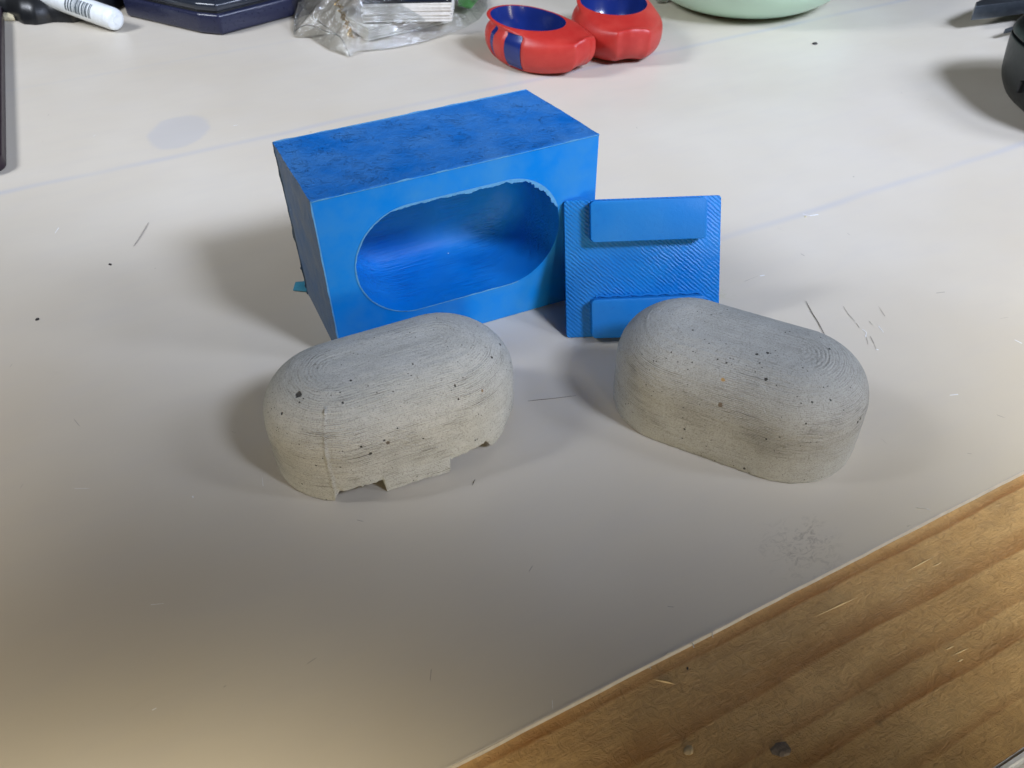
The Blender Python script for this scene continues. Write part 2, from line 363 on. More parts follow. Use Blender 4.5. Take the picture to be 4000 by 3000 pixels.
def film_mat():
    m = NT('clear_crinkled_film'); v = m.obj()
    nb = m.bump(m.noise(v, 130, 5, .7, 1.5), .0012, .9); nb = m.bump(m.noise(v, 45, 3, .6, 1.0), .004, .6, nb)
    tr = m.node('ShaderNodeBsdfTransparent', {'Color': (.94, .95, .94)}); gl = m.node('ShaderNodeBsdfGlossy', {'Roughness': .12, 'Normal': nb})
    df = m.node('ShaderNodeBsdfDiffuse', {'Color': (.62, .62, .58)})
    fr = m.node('ShaderNodeFresnel', {'IOR': 1.5, 'Normal': nb})
    a = m.node('ShaderNodeMixShader', {0: m.math('MULTIPLY_ADD', fr.outputs[0], 1.4, .05, True)}); m.put(a.inputs[1], tr.outputs[0]); m.put(a.inputs[2], gl.outputs[0])
    b = m.node('ShaderNodeMixShader', {0: m.ramp(m.noise(v, 60, 4, .6, 1), [(.40, .01), (.75, .13)])}); m.put(b.inputs[1], a.outputs[0]); m.put(b.inputs[2], df.outputs[0])
    m.put(m.out.inputs['Surface'], b.outputs[0]); return m.m
M['red'] = red_mat(); M['blue_paint'] = blue_paint(); M['mint'] = bowl_mat(); M['film'] = film_mat()

# ------------------------------------------------------------------ the setting: table of pine boards, a milky sheet on it
E_IN, E_OUT = .0970, .0305
SH = .0018                                                   # the sheet is 1.8 mm thick, its top is z = 0
table = empty('table_top', (0, 0, 0), 'pine table top of joined boards under a milky plastic sheet', 'table'); 
del table['category']; del table['label']; table['kind'] = 'structure'
for (o0, o1) in ((E_OUT, .2714), (.2718, .4973), (.4977, .7200), (.7204, .9600), (.9604, 1.2)):
    bm = bmesh.new()
    bmesh.ops.create_cube(bm, size=1); bmesh.ops.scale(bm, vec=(2.6, o1-o0, .028), verts=bm.verts)
    bmesh.ops.translate(bm, vec=(.2, (o0+o1)/2, -SH-.014), verts=bm.verts)
    bmesh.ops.bevel(bm, geom=bm.edges[:], offset=.0006, segments=2, affect='EDGES')
    b = bm_obj('plank', bm, M['pine'], table); b.rotation_euler.z = GA
bm = bmesh.new(); bmesh.ops.create_cube(bm, size=1); bmesh.ops.scale(bm, vec=(2.6, .0028, .0285), verts=bm.verts)
bmesh.ops.translate(bm, vec=(.2, E_OUT-.0014-.0001, -SH-.0140), verts=bm.verts)
bmesh.ops.bevel(bm, geom=bm.edges[:], offset=.0009, segments=3, affect='EDGES')
eb = bm_obj('edge_band', bm, M['white_band'], table); eb.rotation_euler.z = GA
# floor far below
mesh_obj('floor', [(-4, -4, -.74), (4, -4, -.74), (4, 4, -.74), (-4, 4, -.74)], [(0, 1, 2, 3)], M['floor'], smooth=False)['kind'] = 'structure'
# plastic sheet with a slightly wavy hand-cut edge
N = 520
top, bot = [], []
for i in range(N+1):
    u = -1.1+2.6*i/N
    o = .0962 + .0030*max(0, u)**1.0*(1 if u < .6 else 1) * .9 - .0002 + .00025*noise.noise(Vector((u*40, 0, 0))) + .00018*noise.noise(Vector((u*260, 3, 0)))
    if u > .25: o += (u-.25)*.004
    top.append(board(u, o, 0)); bot.append(board(u, o-.0001, -SH+.0001))
vs = top+bot+[board(-1.1+2.6*i/N, 1.19, 0) for i in range(N+1)]
fs = []; fmi = []
for i in range(N):
    fs.append((i, i+1, 2*(N+1)+i+1, 2*(N+1)+i)); fmi.append(0)
    fs.append((N+1+i, N+1+i+1, i+1, i)); fmi.append(1)
sheet = mesh_obj('plastic_sheet', vs, fs, None, smooth=False, mats=[M['sheet'], M['sheet_edge']], fm=fmi)
tag(sheet, 'large milky white plastic sheet with a diagonal cut edge covering the pine table', 'plastic sheet')
# a raised burr along the cut edge
bur = [board(-.02+.9*i/300, .09635+.0027*max(0, -.02+.9*i/300)+.0001*noise.noise(Vector((i*.3, 1, 0))), .00005) for i in range(301)]
bm_obj('edge_burr', tube(bur, .00010, 5), M['sheet_edge'], sheet)

# ------------------------------------------------------------------ concrete caps
R0, S0, HT, WL, RR, EX = .0270, .0186, .0378, .0198, .0062, 2.106
def stadium(R, S, n):
    """n points round a stadium, centre (0,0), with the perimeter coordinate"""
    per = 2*math.pi*R+4*S; out = []
    for i in range(n):
        d = per*i/n
        if d < math.pi*R/2: a = d/R; p = (S+R*math.cos(a), R*math.sin(a))
        elif d < math.pi*R/2+2*S: p = (S-(d-math.pi*R/2), R)
        elif d < 1.5*math.pi*R+2*S: a = math.pi/2+(d-math.pi*R/2-2*S)/R; p = (-S+R*math.cos(a), R*math.sin(a))
        elif d < 1.5*math.pi*R+4*S: p = (-S+(d-1.5*math.pi*R-2*S), -R)
        else: a = 1.5*math.pi+(d-1.5*math.pi*R-4*S)/R; p = (S+R*math.cos(a), R*math.sin(a))
        out.append((p[0], p[1], d))
    return out
def concrete(name, mat, bottom, ridge, seed):
    """domed stadium block; bottom(x, y) gives how high its lower rim is broken off"""
    n = 520; base = stadium(R0, S0, n); axis = stadium(1e-5, S0, n)
    prof = [(1.0, t) for t in [None]]                      # rim row, height from bottom()
    rows = []
    nw, nd = 34, 60
    for j in range(nw): rows.append(('wall', j/nw))
    for j in range(nd+1):
        k = math.pi/2*j/nd
        rows.append(('dome', (RR+(R0-RR)*math.cos(k)**(2/EX), WL+(HT-WL)*math.sin(k)**(2/EX))))
    for rr in (.85, .65, .4, .15): rows.append(('dome', (RR*rr, HT+.00008*(1-rr))))
    V, U = [], []; rim = 'teeth' if ridge is not None else ''
    def plan(i, r):                                         # point on the stadium of radius r, same angle as i
        x, y, d = base[i]; cx = max(-S0, min(S0, x)); dx, dy = x-cx, y
        L = math.hypot(dx, dy); return cx+dx/L*r, dy/L*r, (dx/L, dy/L)
    for (kind, q) in rows:
        for i in range(n):
            x0, y0, nn = plan(i, R0)
            if kind == 'wall':
                zb = bottom(x0, y0); z = zb+(WL-zb)*q; r = R0
            else: r, z = q
            tz = z/HT
            # printed layers, broad lumps, ridge where two mould halves met
            px, py, nn = plan(i, r)
            p = (px, py, z)
            dlt = .00022*nz(p, 55, seed)+.00010*nz((px*.15, py*.15, z*9), 300, seed)+.00006*nz(p, 600, seed)
            if ridge is not None and kind:
                dd = abs(base[i][2]-ridge)
                if dd < .0012 and .001 < z < .0352: dlt += .00085*math.exp(-(dd/.00050)**2)*(.7+.6*nz(p, 250, 3))
            if z < .003+bottom(x0, y0)*1.0: dlt -= .0003*(1-(z-bottom(x0, y0))/.003)*(.7+nz(p, 400, seed))
            if r > .002: V.append((px+nn[0]*dlt, py+nn[1]*dlt, z+(dlt if kind == 'dome' and z > .034 else 0)))
            else: V.append((px, py, z))
            if rim == 'teeth' and -.0140 < x0 < .0104 and y0 < -.02 and z < .006: V[-1] = (V[-1][0], V[-1][1]-(.0008+.0012*(x0+.014)/.0244)*(1-z/.006), V[-1][2])
            U.append((base[i][2], z if kind == 'wall' else z+(R0-r)*.40))
    nr = len(rows)
    F_ = [(j*n+i, j*n+(i+1) % n, (j+1)*n+(i+1) % n, (j+1)*n+i) for j in range(nr-1) for i in range(n)]
    F_.append([(nr-1)*n+i for i in range(n)])
    # underside: a rough lip, then the recessed bottom
    b0 = len(V)
    for rin, dz in ((R0-.0035, .0004), (R0-.0055, .004), (R0-.016, .0068)):
        for i in range(n):
            x0, y0, nn = plan(i, R0); px, py, _ = plan(i, rin); zb = bottom(x0, y0)
            V.append((px+.0004*nz((px, py, 1), 300), py, max(zb+.0001, dz if dz < .001 else dz) + (.0004*nz((px, py, 0), 500) if zb > .001 else 0))); U.append((base[i][2], 0))
    seq = [0]+[b0+k*n for k in range(3)]
    for a, b in zip(seq[:-1], seq[1:]):
        F_ += [(b+i, b+(i+1) % n, a+(i+1) % n, a+i) for i in range(n)]
    F_.append([b0+2*n+i for i in range(n)][::-1])
    return mesh_obj(name, V, F_, mat, uvs=U, sharp=60)
per = 2*math.pi*R0+4*S0
def surf_local(px, py, pose, z):                            # object-space point of a picture position at height z
    P = at(px, py, z); dx, dy = P.x-pose[0], P.y-pose[1]; c, s = math.cos(pose[2]), math.sin(pose[2])
    return (c*dx+s*dy, -s*dx+c*dy, z)
def on_cap(px, py, pose):
    """first hit of the picture ray with the ideal cap, in its own space"""
    best = None
    for k in range(400):
        z = HT-HT*k/400; q = surf_local(px, py, pose, z)
        cx = max(-S0, min(S0, q[0])); d = math.hypot(q[0]-cx, q[1])
        rz = R0 if z < WL else RR+(R0-RR)*max(0, 1-((z-WL)/(HT-WL))**EX)**(1/EX)
        if d <= rz: return q
    return q
PL = (-.0434, .2255, .4338); PR = (.0827, .2313, -.5118)
def zl(x, y): return (950+x*.5425, 1150+y*.5425)
def zr(x, y): return (2300+x*.5425, 1100+y*.5425)
pl = [(on_cap(*zl(x, y), PL), r, c) for x, y, r, c in ((400, 725, .00125, None), (775, 622, .0005, None), (717, 785, .0005, None), (1850, 365, .0006, None), (915, 1150, .0006, None), (845, 1098, .0005, None), (1016, 1055, .0004, None), (1110, 967, .0004, None), (1297, 1043, .0004, None), (1550, 757, .0004, None), (1790, 455, .0005, None), (1525, 662, .0004, None), (425, 1365, .0004, None), (1043, 1072, .0008, (.12, .10, .075)), (280, 860, .0005, None), (1668, 1052, .0004, None), (1720, 697, .0006, (.25, .18, .11)), (1222, 505, .00035, None), (406, 783, .0004, None), (607, 1183, .0004, None))]
pr = [(on_cap(*zr(x, y), PR), r, c) for x, y, r, c in ((965, 710, .0008, (.42, .27, .11)), (948, 890, .0010, (.18, .14, .10)), (1275, 706, .0007, None), (1287, 515, .0006, None), (1210, 525, .0005, None), (1730, 490, .0005, None), (1228, 590, .0004, None), (680, 910, .0004, None), (690, 1063, .0005, None), (1118, 1350, .0006, None), (1955, 990, .0006, None), (1935, 1015, .0005, None), (1605, 870, .0004, None), (1562, 1025, .0004, None), (1740, 855, .0004, None), (990, 588, .0004, None), (672, 1130, .0004, None), (1275, 1135, .0004, None))]
# the broken rim of the left block: (x along the front side, height of the rim there)
rim_pts = [(-.0455, 0), (-.0314, 0), (-.0304, .0030), (-.0290, .0048), (-.0235, .0060), (-.0190, .0057), (-.0149, .0056), (-.0141, .0052), (-.0138, 0), (-.005, .0004), (.004, .0002), (.0098, .0003), (.0104, .0042), (.0176, .0050), (.0253, .0060), (.0268, .0040), (.0279, .0022), (.0296, .0018), (.0325, .0030), (.0353, .0055), (.0390, .0075), (.0425, .0060), (.0445, .0012), (.0460, 0)]
def rim_left(x, y):
    if y > -.005: return 0.0
    for (a, za), (b, zb) in zip(rim_pts[:-1], rim_pts[1:]):
        if a <= x <= b:
            t = (x-a)/(b-a+1e-9); z = za+(zb-za)*t; break
    else: return 0.0
    return max(0, z + (.0007*noise.noise(Vector((x*500, 2, 0)))+.0005*noise.noise(Vector((x*1500, 5, 0)))+.0004*noise.noise(Vector((x*4000, 9, 0))) if z > .0012 else .0002*abs(noise.noise(Vector((x*700, 0, 0))))))
def rim_right(x, y): return .00035*abs(noise.noise(Vector((x*420, y*420, 0))))+.0002*abs(noise.noise(Vector((x*1500, y*1500, 0))))
ridge_d = math.pi*R0/2+2*S0+(math.pi-.47)*R0
cl = concrete('concrete_block', concrete_mat('grey_concrete_chipped', pl, 1.0, 1.22), rim_left, ridge_d, 1)
cl.location = (PL[0], PL[1], 0.0002); cl.rotation_euler.z = PL[2]
tag(cl, 'domed grey concrete block with chipped lower rim and seam line, before the hollow blue box', 'concrete block')
cr = concrete('concrete_block', concrete_mat('grey_concrete_whole', pr, 2.0), rim_right, None, 2)
cr.location = (PR[0], PR[1], 0.0002); cr.rotation_euler.z = PR[2]
tag(cr, 'domed grey concrete block with an unbroken lower rim, in front of the flat blue plate', 'concrete block')

# ------------------------------------------------------------------ blue hollow box
BH = .0749
cor = {  # corners of the cast box, slightly out of true as in the photo  (side, height, depth)
    'fbl': at(1340, 1420, 0), 'fbr': at(2303, 1147, 0), 'ftr': at(2342, 523, BH), 'ftl': at(1211, 788, BH),
    'btl': at(1066, 556, BH), 'btr': at(2057, 350, BH), 'bbl': at(1205, 1149, 0)}
cor['bbr'] = cor['bbl']+(cor['btr']-cor['btl']).normalized()*(cor['fbr']-cor['fbl']).length; cor['bbr'].z = 0
org = cor['fbl'].copy()
cor = {k: v-org for k, v in cor.items()}
BL, BD = .1159, .0568
def tri(s, t, d):
    """s along the front in m, t height in m, d depth in m -> box space"""
    s, t, d = s/BL, t/BH, d/BD
    f = (cor['fbl']*(1-s)+cor['fbr']*s)*(1-t)+(cor['ftl']*(1-s)+cor['ftr']*s)*t
    b = (cor['bbl']*(1-s)+cor['bbr']*s)*(1-t)+(cor['btl']*(1-s)+cor['btr']*s)*t
    return f*(1-d)+b*d
box = empty('mould_box', org, 'blue rectangular mould box with an oval hollow in its front face', 'mould box')
ns, nt = 150, 100
per_pts = [(BL*i/ns, 0) for i in range(ns)]+[(BL, BH*i/nt) for i in range(nt)]+[(BL*(1-i/ns), BH) for i in range(ns)]+[(0, BH*(1-i/nt)) for i in range(nt)]
OC = (.0553, .0407); OR, OS = .0240, .0197                   # the opening: centre, radius, half straight length
n = len(per_pts)
def st_point(i, r):
    """point of the stadium of radius r in the direction of perimeter point i"""
    x, y = per_pts[i][0]-OC[0], per_pts[i][1]-OC[1]
    # map by nearest axis point scaled: march along the ray from the centre
    lo, hi = 0, 1.0
    for _ in range(24):
        m_ = (lo+hi)/2; qx, qy = x*m_, y*m_
        if math.hypot(qx-max(-OS, min(OS, qx)), qy) < OR: lo = m_
        else: hi = m_
    qx, qy = x*lo, y*lo; cx = max(-OS, min(OS, qx)); dx, dy = qx-cx, qy; L = math.hypot(dx, dy) or 1
    return OC[0]+cx+dx/L*r, OC[1]+dy/L*r
def inset(i, e):
    x, y = per_pts[i]; return (min(max(x, e), BL-e), min(max(y, e), BH-e))
lip = [st_point(i, OR) for i in range(n)]
V, Fc, Fm = [], [], []
def ring(pts):                                              # pts in (s,t,d)
    b = len(V)
    for p in pts: V.append(tri(*p))
    return b
def skin(a, b, mat_of):
    for i in range(n):
        j = (i+1) % n
        Fc.append((a+i, a+j, b+j, b+i)); Fm.append(mat_of(i))
def side_mat(i):
    return 1 if 2*0+ns+nt <= i < 2*ns+nt else (2 if i >= 2*ns+nt else 0 if i < ns else 0)
# outside: cavity -> lip -> face -> edges -> back
depth = .0405
rings = []
nd = 30
prev = None
cav = []
for j in range(nd+1):                                        # dome of the cavity from its floor to the lip
    k = math.pi/2*(1-j/nd)
    r = .0090+(OR-.0090)*math.cos(k)**(2/2.9); z = .0235+(depth-.0235)*math.sin(k)**(2/2.9)
    cav.append((r, z))
cav += [(OR, .0235*(1-j/16)) for j in range(1, 17)]
first = None
for r, z in cav:
    pts = []
    for i in range(n):
        x, y = st_point(i, r); e = .00012*nz((x, y, z), 90, 4)
        pts.append((x+e, y+e, z if z > 0 else 0.0))
    b = ring(pts)
    if prev is None: first = b
    else: skin(prev, b, lambda i: 3)
    prev = b
Fc.append([first+i for i in range(n)][::-1]); Fm.append(3)
for t in (.02, .12, .3, .5, .7, .85, .95, 1.0):
    pts = []
    for i in range(n):
        a = lip[i]; b_ = inset(i, .0005)
        x, y = a[0]+(b_[0]-a[0])*t, a[1]+(b_[1]-a[1])*t
        pts.append((x, y, .00018*nz((x, y, 0), 60, 5)*min(1, 3*(1-t))*min(1, t*5)))
    b = ring(pts); skin(prev, b, lambda i: 0); prev = b
for d, e in ((.0001, .00015), (.0005, 0.0)):
    b = ring([(*inset(i, e), d) for i in range(n)]); skin(prev, b, lambda i: 0 if d < .0004 else side_mat(i)); prev = b
nz_rows = 46
for j in range(1, nz_rows+1):
    d = .0005+(BD-.001)*j/nz_rows; pts = []
    for i in range(n):
        x, y = per_pts[i]; amp = .00035 if i >= 2*ns+nt else .00022
        e = amp*(nz((x, y, d), 70, 6)+.5*nz((x, y, d), 240, 7))
        if 0 <= i < ns: e = abs(e)*.0
        if ns+nt <= i < 2*ns+nt: pts.append((x, y+e, d))
        else: pts.append((x+e*(1 if i >= ns else 0), y, d))
    b = ring(pts); skin(prev, b, side_mat); prev = b
b = ring([(*inset(i, .0005), BD) for i in range(n)]); skin(prev, b, lambda i: 2); prev = b
Fc.append([prev+i for i in range(n)]); Fm.append(2)
body = mesh_obj('body', V, Fc, None, box, mats=[M['b_smooth'], M['b_top'], M['b_side'], M['b_cav']], fm=Fm, sharp=40)
bmx = bmesh.new(); bmx.from_mesh(body.data); bmesh.ops.recalc_face_normals(bmx, faces=bmx.faces); bmx.to_mesh(body.data); bmx.free(); body.data.set_sharp_from_angle(angle=math.radians(40))

def ribbon(name, pts3, mat, parent, th=.00018):
    """thin film strip between two edge lines, with a real thickness"""
    a = [p[0] for p in pts3]; b = [p[1] for p in pts3]; nn_ = [p[2] for p in pts3]
    V_ = []; m_ = len(a)
    for k in range(m_): V_ += [a[k], b[k], b[k]+nn_[k]*th, a[k]+nn_[k]*th]
    F2 = []
    for k in range(m_-1):
        o_ = 4*k; q_ = 4*(k+1)
        for c in range(4): F2.append((o_+c, o_+(c+1) % 4, q_+(c+1) % 4, q_+c))
    F2 += [(0, 3, 2, 1), (4*m_-4, 4*m_-3, 4*m_-2, 4*m_-1)]
    return mesh_obj(name, V_, F2, mat, parent, smooth=False)
# flash film standing along the lip of the opening and along the top front edge
fr_n = (tri(.05, .04, -.01)-tri(.05, .04, 0)).normalized()
def lip_ribbon(i0, i1, wmin, wmax, seed, inward=1):
    out = []
    K = (i1-i0)*3
    for k in range(K+1):
        q = i0+k/3; i = int(q) % n; j = (i+1) % n; fr = q-int(q)
        x = lip[i][0]*(1-fr)+lip[j][0]*fr; y = lip[i][1]*(1-fr)+lip[j][1]*fr
        cx = OC[0]+max(-OS, min(OS, x-OC[0])); dx, dy = x-cx, y-OC[1]; L = math.hypot(dx, dy)
        e = math.sin(math.pi*k/K)**.4
        jag = abs(noise.noise(Vector((x*150, y*150, seed+.5))))*.8+.45*abs(noise.noise(Vector((x*420, y*420, seed+2))))+.25*abs(noise.noise(Vector((x*1100, y*1100, seed))))
        wd = (wmin+(wmax-wmin)*min(1, jag))*e*(1.9 if seed == 1 and k/K < .28 else 1)
        out.append((tri(x+dx/L*.0002, y+dy/L*.0002, -.0001), tri(x-dx/L*wd*inward, y-dy/L*wd*inward, -.0001), fr_n))
    return out
def near(x, y): return min(range(n), key=lambda i: (lip[i][0]-x)**2+(lip[i][1]-y)**2)
tr_i = near(.0990, .048); tm_i = near(.028, .064); bl_i = near(.030, .0167); bm_i = near(.080, .0167)
ribbon('lip_film', lip_ribbon(tr_i, tm_i, .00035, .0022, 1), M['flash'], box)
ribbon('lip_film', lip_ribbon(tm_i, bl_i if bl_i > tm_i else bl_i+n, .00015, .0008, 2), M['flash'], box)
ribbon('lip_film', lip_ribbon(bl_i % n, bm_i if bm_i > bl_i % n else bm_i+n, .00005, .0005, 3), M['flash'], box)
edge = []
for k in range(400):
    s = BL*k/399; e = -.0001+.0012*max(0, noise.noise(Vector((s*130, 0, 5))))+.0004*abs(noise.noise(Vector((s*600, 1, 5))))
    if s > .085: e *= .5
    edge.append((tri(s, BH-.0004, -.0001), tri(s, BH-.0002+e, -.0001), fr_n))
ribbon('edge_film', edge, M['flash'], box)
edge = []
for k in range(300):
    t = BH*k/299; e = .0002+.0005*max(0, noise.noise(Vector((t*150, 3, 5))))+.0003*abs(noise.noise(Vector((t*700, 1, 9))))
    edge.append((tri(.0003, t, -.0001), tri(-e*.7, t, -.0001), fr_n))
ribbon('edge_film', edge, M['flash'], box)
edge = []; bn = (tri(.05, .04, BD+.01)-tri(.05, .04, BD)).normalized()
for k in range(300):
    s = BL*k/299; e = .0002+.0005*max(0, noise.noise(Vector((s*120, 8, 5))))
    edge.append((tri(s, BH-.0009, BD), tri(s, BH+e, BD), bn))
ribbon('edge_film', edge, M['flash'], box)
edge = []
for k in range(300):
    t = BH*k/299; e = .0003+.0014*max(0, noise.noise(Vector((t*110, 13, 5)))-.05)+.0003*abs(noise.noise(Vector((t*700, 1, 9))))
    if t < .015: e += .002*max(0, noise.noise(Vector((t*300, 2, 2))))
    edge.append((tri(.0009, t, BD), tri(-e, t, BD), bn))
ribbon('edge_film', edge, M['b_side'], box)
# flake of film lying beside the box
P = at(1178, 1128, 0)
fl = [P+Vector((-.0035, -.002, 0)), P+Vector((.0030, -.0032, 0)), P+Vector((.0050, .001, 0)), P+Vector((.001, .0052, 0)), P+Vector((-.0036, .0045, 0))]
fo = bm_obj('film_flake', prism([(p.x, p.y) for p in fl], .0003, .0009, .0002), M['teal'])
tag(fo, 'small teal scrap of film on the sheet at the blue box left foot', 'plastic scrap')

# ------------------------------------------------------------------ leaning printed plate with two raised pads
PX, PY, PA, PLE, PW, PHH = .0236, .2796, .0399, .4945, .0652, .0571
pu = Vector((math.cos(PA), math.sin(PA), 0)); pb = Vector((-math.sin(PA), math.cos(PA), 0))
pw = Vector((0, 0, 1))*math.cos(PLE)+pb*math.sin(PLE); pn = pu.cross(pw)
plate = empty('mould_plate', (PX, PY, 0.0003), 'square blue plate with two raised pads leaning against the right corner of the box', 'mould plate')
plate.matrix_world = Matrix(((pu.x, pw.x, pn.x, PX), (pu.y, pw.y, pn.y, PY), (pu.z, pw.z, pn.z, .0003), (0, 0, 0, 1)))
bm_obj('base', prism(round_poly(PW, PHH, .0014), -.0030, 0, .0003), M['b_plate'], plate)
bm_obj('pad', prism(round_poly(.0478, .0166, .0018, x0=.0102, y0=.0400), -.0001, .0056, .0004), M['b_pad'], plate)
bm_obj('pad', prism(round_poly(.0478, .0163, .0018, x0=.0102, y0=.0002), -.0001, .0056, .0004), M['b_pad'], plate)
mr = tube([(.020, .0173+.0002*math.sin(k), .0003) if False else (.0125+.044*k/24, .0171+.0003*math.sin(k*1.7), .0002) for k in range(25)], .00045, 6)
bm_obj('print_seam', mr, M['b_pad'], plate)

# ------------------------------------------------------------------ a pair of painted wooden clogs
def smooth_rings(keys, m):
    """Catmull-Rom through key rings"""
    K = len(keys); out = []
    for j in range(m+1):
        t = (K-1)*j/m; i = min(int(t), K-2); f = t-i
        p0, p1, p2, p3 = keys[max(i-1, 0)], keys[i], keys[i+1], keys[min(i+2, K-1)]
        out.append([.5*((2*b)+(c-a)*f+(2*a-5*b+4*c-d)*f*f+(3*b-a-3*c+d)*f**3) for a, b, c, d in zip(p0, p1, p2, p3)])
    return out
def clog(loc, rz, L, W, H, label, stripes):
    """toe towards +x, opening towards the heel"""
    t = empty('clog', loc, label, 'clog', 'pair of red wooden clogs'); t.rotation_euler.z = rz
    na = 160
    def outline(sc, z, toe_z=0, side=1.0, front=0):
        r_ = []
        for k in range(na):
            a = 2*math.pi*k/na; c, s = math.cos(a), math.sin(a)
            x = L*.5*c*sc; wf = 1-.50*max(0, c)**1.8
            y = W*.5*s*sc*side*wf
            if c > 0: x = L*.5*sc*(c**.9 if c > 0 else c)
            flat = .84*L*.5*sc
            if x > flat: x = flat+(x-flat)*.12
            r_.append(Vector((x+front, y, z+toe_z*max(0, c)**2.5)))
        return r_
    def opening(sc, z, dx=0, wk=1):
        return [Vector((-L*.135+dx+L*.315*sc*math.cos(2*math.pi*k/na), W*.37*sc*wk*math.sin(2*math.pi*k/na), z+H*(.10 if W > .058 else .05)*max(0, -math.cos(2*math.pi*k/na)))) for k in range(na)]
    keys = [outline(.50, 0), outline(.80, .0008, .004), outline(.95, H*.22, .005), outline(1.0, H*.48, .006), outline(.97, H*.72, .006),
            outline(.86, H*.90, .0, 1.0, -.001), opening(1.10, H*.985), opening(1.0, H*1.0)]
    rg = smooth_rings(keys, 84)
    V_ = []; F2 = []
    for j, r_ in enumerate(rg):
        for k, p in enumerate(r_):
            a = 2*math.pi*k/na; q = p.copy()
            # carved crease down the toe
            if 6 < j < 60:
                q.y += .0 ; q += Vector((0, 0, 0))
                d_ = abs(a if a < math.pi else a-2*math.pi)
                q.x += -.0007*math.exp(-((d_-.42)/.16)**2)*math.sin(math.pi*(j-6)/54)
            if stripes:
                for lo, hi in stripes:
                    if lo < a < hi and 14 < j < 62:
                        q.x *= .955; q.y *= .955
            V_.append(q)
    for j in range(len(rg)-1):
        for k in range(na): F2.append((j*na+k, j*na+(k+1) % na, (j+1)*na+(k+1) % na, (j+1)*na+k))
    F2.append(list(range(na))[::-1])
    fm = []
    for f in F2:
        j, k = f[0]//na, f[0] % na; a = 2*math.pi*(k+.5)/na
        fm.append(0)
    o = mesh_obj('shell', V_, F2, M['red'], t, sharp=50)
    if stripes:
        for lo, hi in stripes:
            V3, F3 = [], []; ks = [k for k in range(na) if lo-.02 < 2*math.pi*k/na < hi+.02]; js = list(range(15, 62))
            for j in js:
                for k in ks: V3.append(rg[j][k].copy()*.972 + Vector((0, 0, rg[j][k].z*.028)))
            for a_ in range(len(js)-1):
                for b_ in range(len(ks)-1): F3.append((a_*len(ks)+b_, a_*len(ks)+b_+1, (a_+1)*len(ks)+b_+1, (a_+1)*len(ks)+b_))
            mesh_obj('stripe', V3, F3, M['blue_paint'], t, sharp=50)
    ik = [opening(1.0, H*.999), opening(.985, H*.93), opening(.97, H*.6, .002), opening(.90, H*.3, .004), opening(.6, H*.16, .002), opening(.1, H*.14)]
    ir = smooth_rings(ik, 40); V3 = [p for r_ in ir for p in r_]; F3 = [(j*na+k, (j+1)*na+k, (j+1)*na+(k+1) % na, j*na+(k+1) % na) for j in range(40) for k in range(na)]
    mesh_obj('lining', V3, F3, M['blue_paint'], t)
    return t
clog((.0245, .5985, 0), -.76, .096, .057, .027, 'red wooden clog with two blue side stripes, next to the clear bag', [(4.02, 4.20), (4.46, 4.80)])
clog((.0800, .6230, 0), -1.40, .098, .064, .029, 'plain red wooden clog without stripes, next to the pale green bowl', None)
kr = empty('key_ring', at(2585, -10, .004), 'small silver split ring between the plain clog and the green bowl', 'key ring')
for k in range(3):
    p = [(.0045*math.cos(2*math.pi*i/24), .0045*math.sin(2*math.pi*i/24), .0018*k) for i in range(24)]
    l_ = bm_obj('link', tube(p, .0009, 8, True), M['silver'], kr); l_.rotation_euler = (.5+k*.8, .3*k, 0); l_.location = (.004*k-.003, .002*k, .001)

# ------------------------------------------------------------------ green bowl
bowl = empty('bowl', (.1960, .7320, 0), 'pale green plastic bowl behind the clogs at the back of the table', 'bowl')
pr_ = [(0, .0006), (.040, .0006), (.052, .0012), (.062, .0045), (.074, .012), (.086, .024), (.094, .038), (.098, .052), (.0995, .060), (.1005, .0605), (.0985, .0600), (.096, .050), (.090, .036), (.080, .022), (.068, .011), (.050, .0045), (.0, .0040)]
keys = [[Vector((r*math.cos(2*math.pi*k/96), r*math.sin(2*math.pi*k/96), z)) for k in range(96)] for r, z in pr_]
rg = smooth_rings(keys, 90); V3 = [p for r_ in rg for p in r_]
F3 = [(j*96+k, j*96+(k+1) % 96, (j+1)*96+(k+1) % 96, (j+1)*96+k) for j in range(90) for k in range(96)]
mesh_obj('basin', V3, F3, M['mint'], bowl)
bm_obj('rim', tube([(.1*math.cos(2*math.pi*k/96), .1*math.sin(2*math.pi*k/96), .0605) for k in range(96)], .0012, 8, True), M['mint'], bowl)

# ------------------------------------------------------------------ navy case, black pouch, marker
nc = empty('hinged_case', at(870, 140, 0), 'dark navy plastic case with glossy lid between the white marker and clear bag', 'case')
o_ = nc.location.copy()
base_fp = [at(870, 141), at(787, 133), at(500, 66), at(470, -40), at(900, -110), at(1200, -20), at(1150, 66)]
def loc2(ps, k=1.0):
    c = sum((Vector((p.x, p.y)) for p in ps), Vector((0, 0)))/len(ps)
    return [((c.x+(p.x-c.x)*k)-o_.x, (c.y+(p.y-c.y)*k)-o_.y) for p in ps]
bm_obj('body', prism(loc2(base_fp), .0004, .0155, .0022, 3), M['navy'], nc)
bm_obj('seam_gasket', prism(loc2(base_fp, .955), .0150, .0172, .0004), M['black'], nc)
bm_obj('lid', prism(loc2(base_fp, .975), .0166, .0230, .0020, 3), M['navy_lid'], nc)
bm_obj('lid_step', prism(loc2(base_fp, .86), .0228, .0250, .0012, 3), M['navy_lid'], nc)
bm_obj('lid_window', prism(loc2(base_fp, .76), .0248, .0256, .0004, 2), M['silver'], nc)

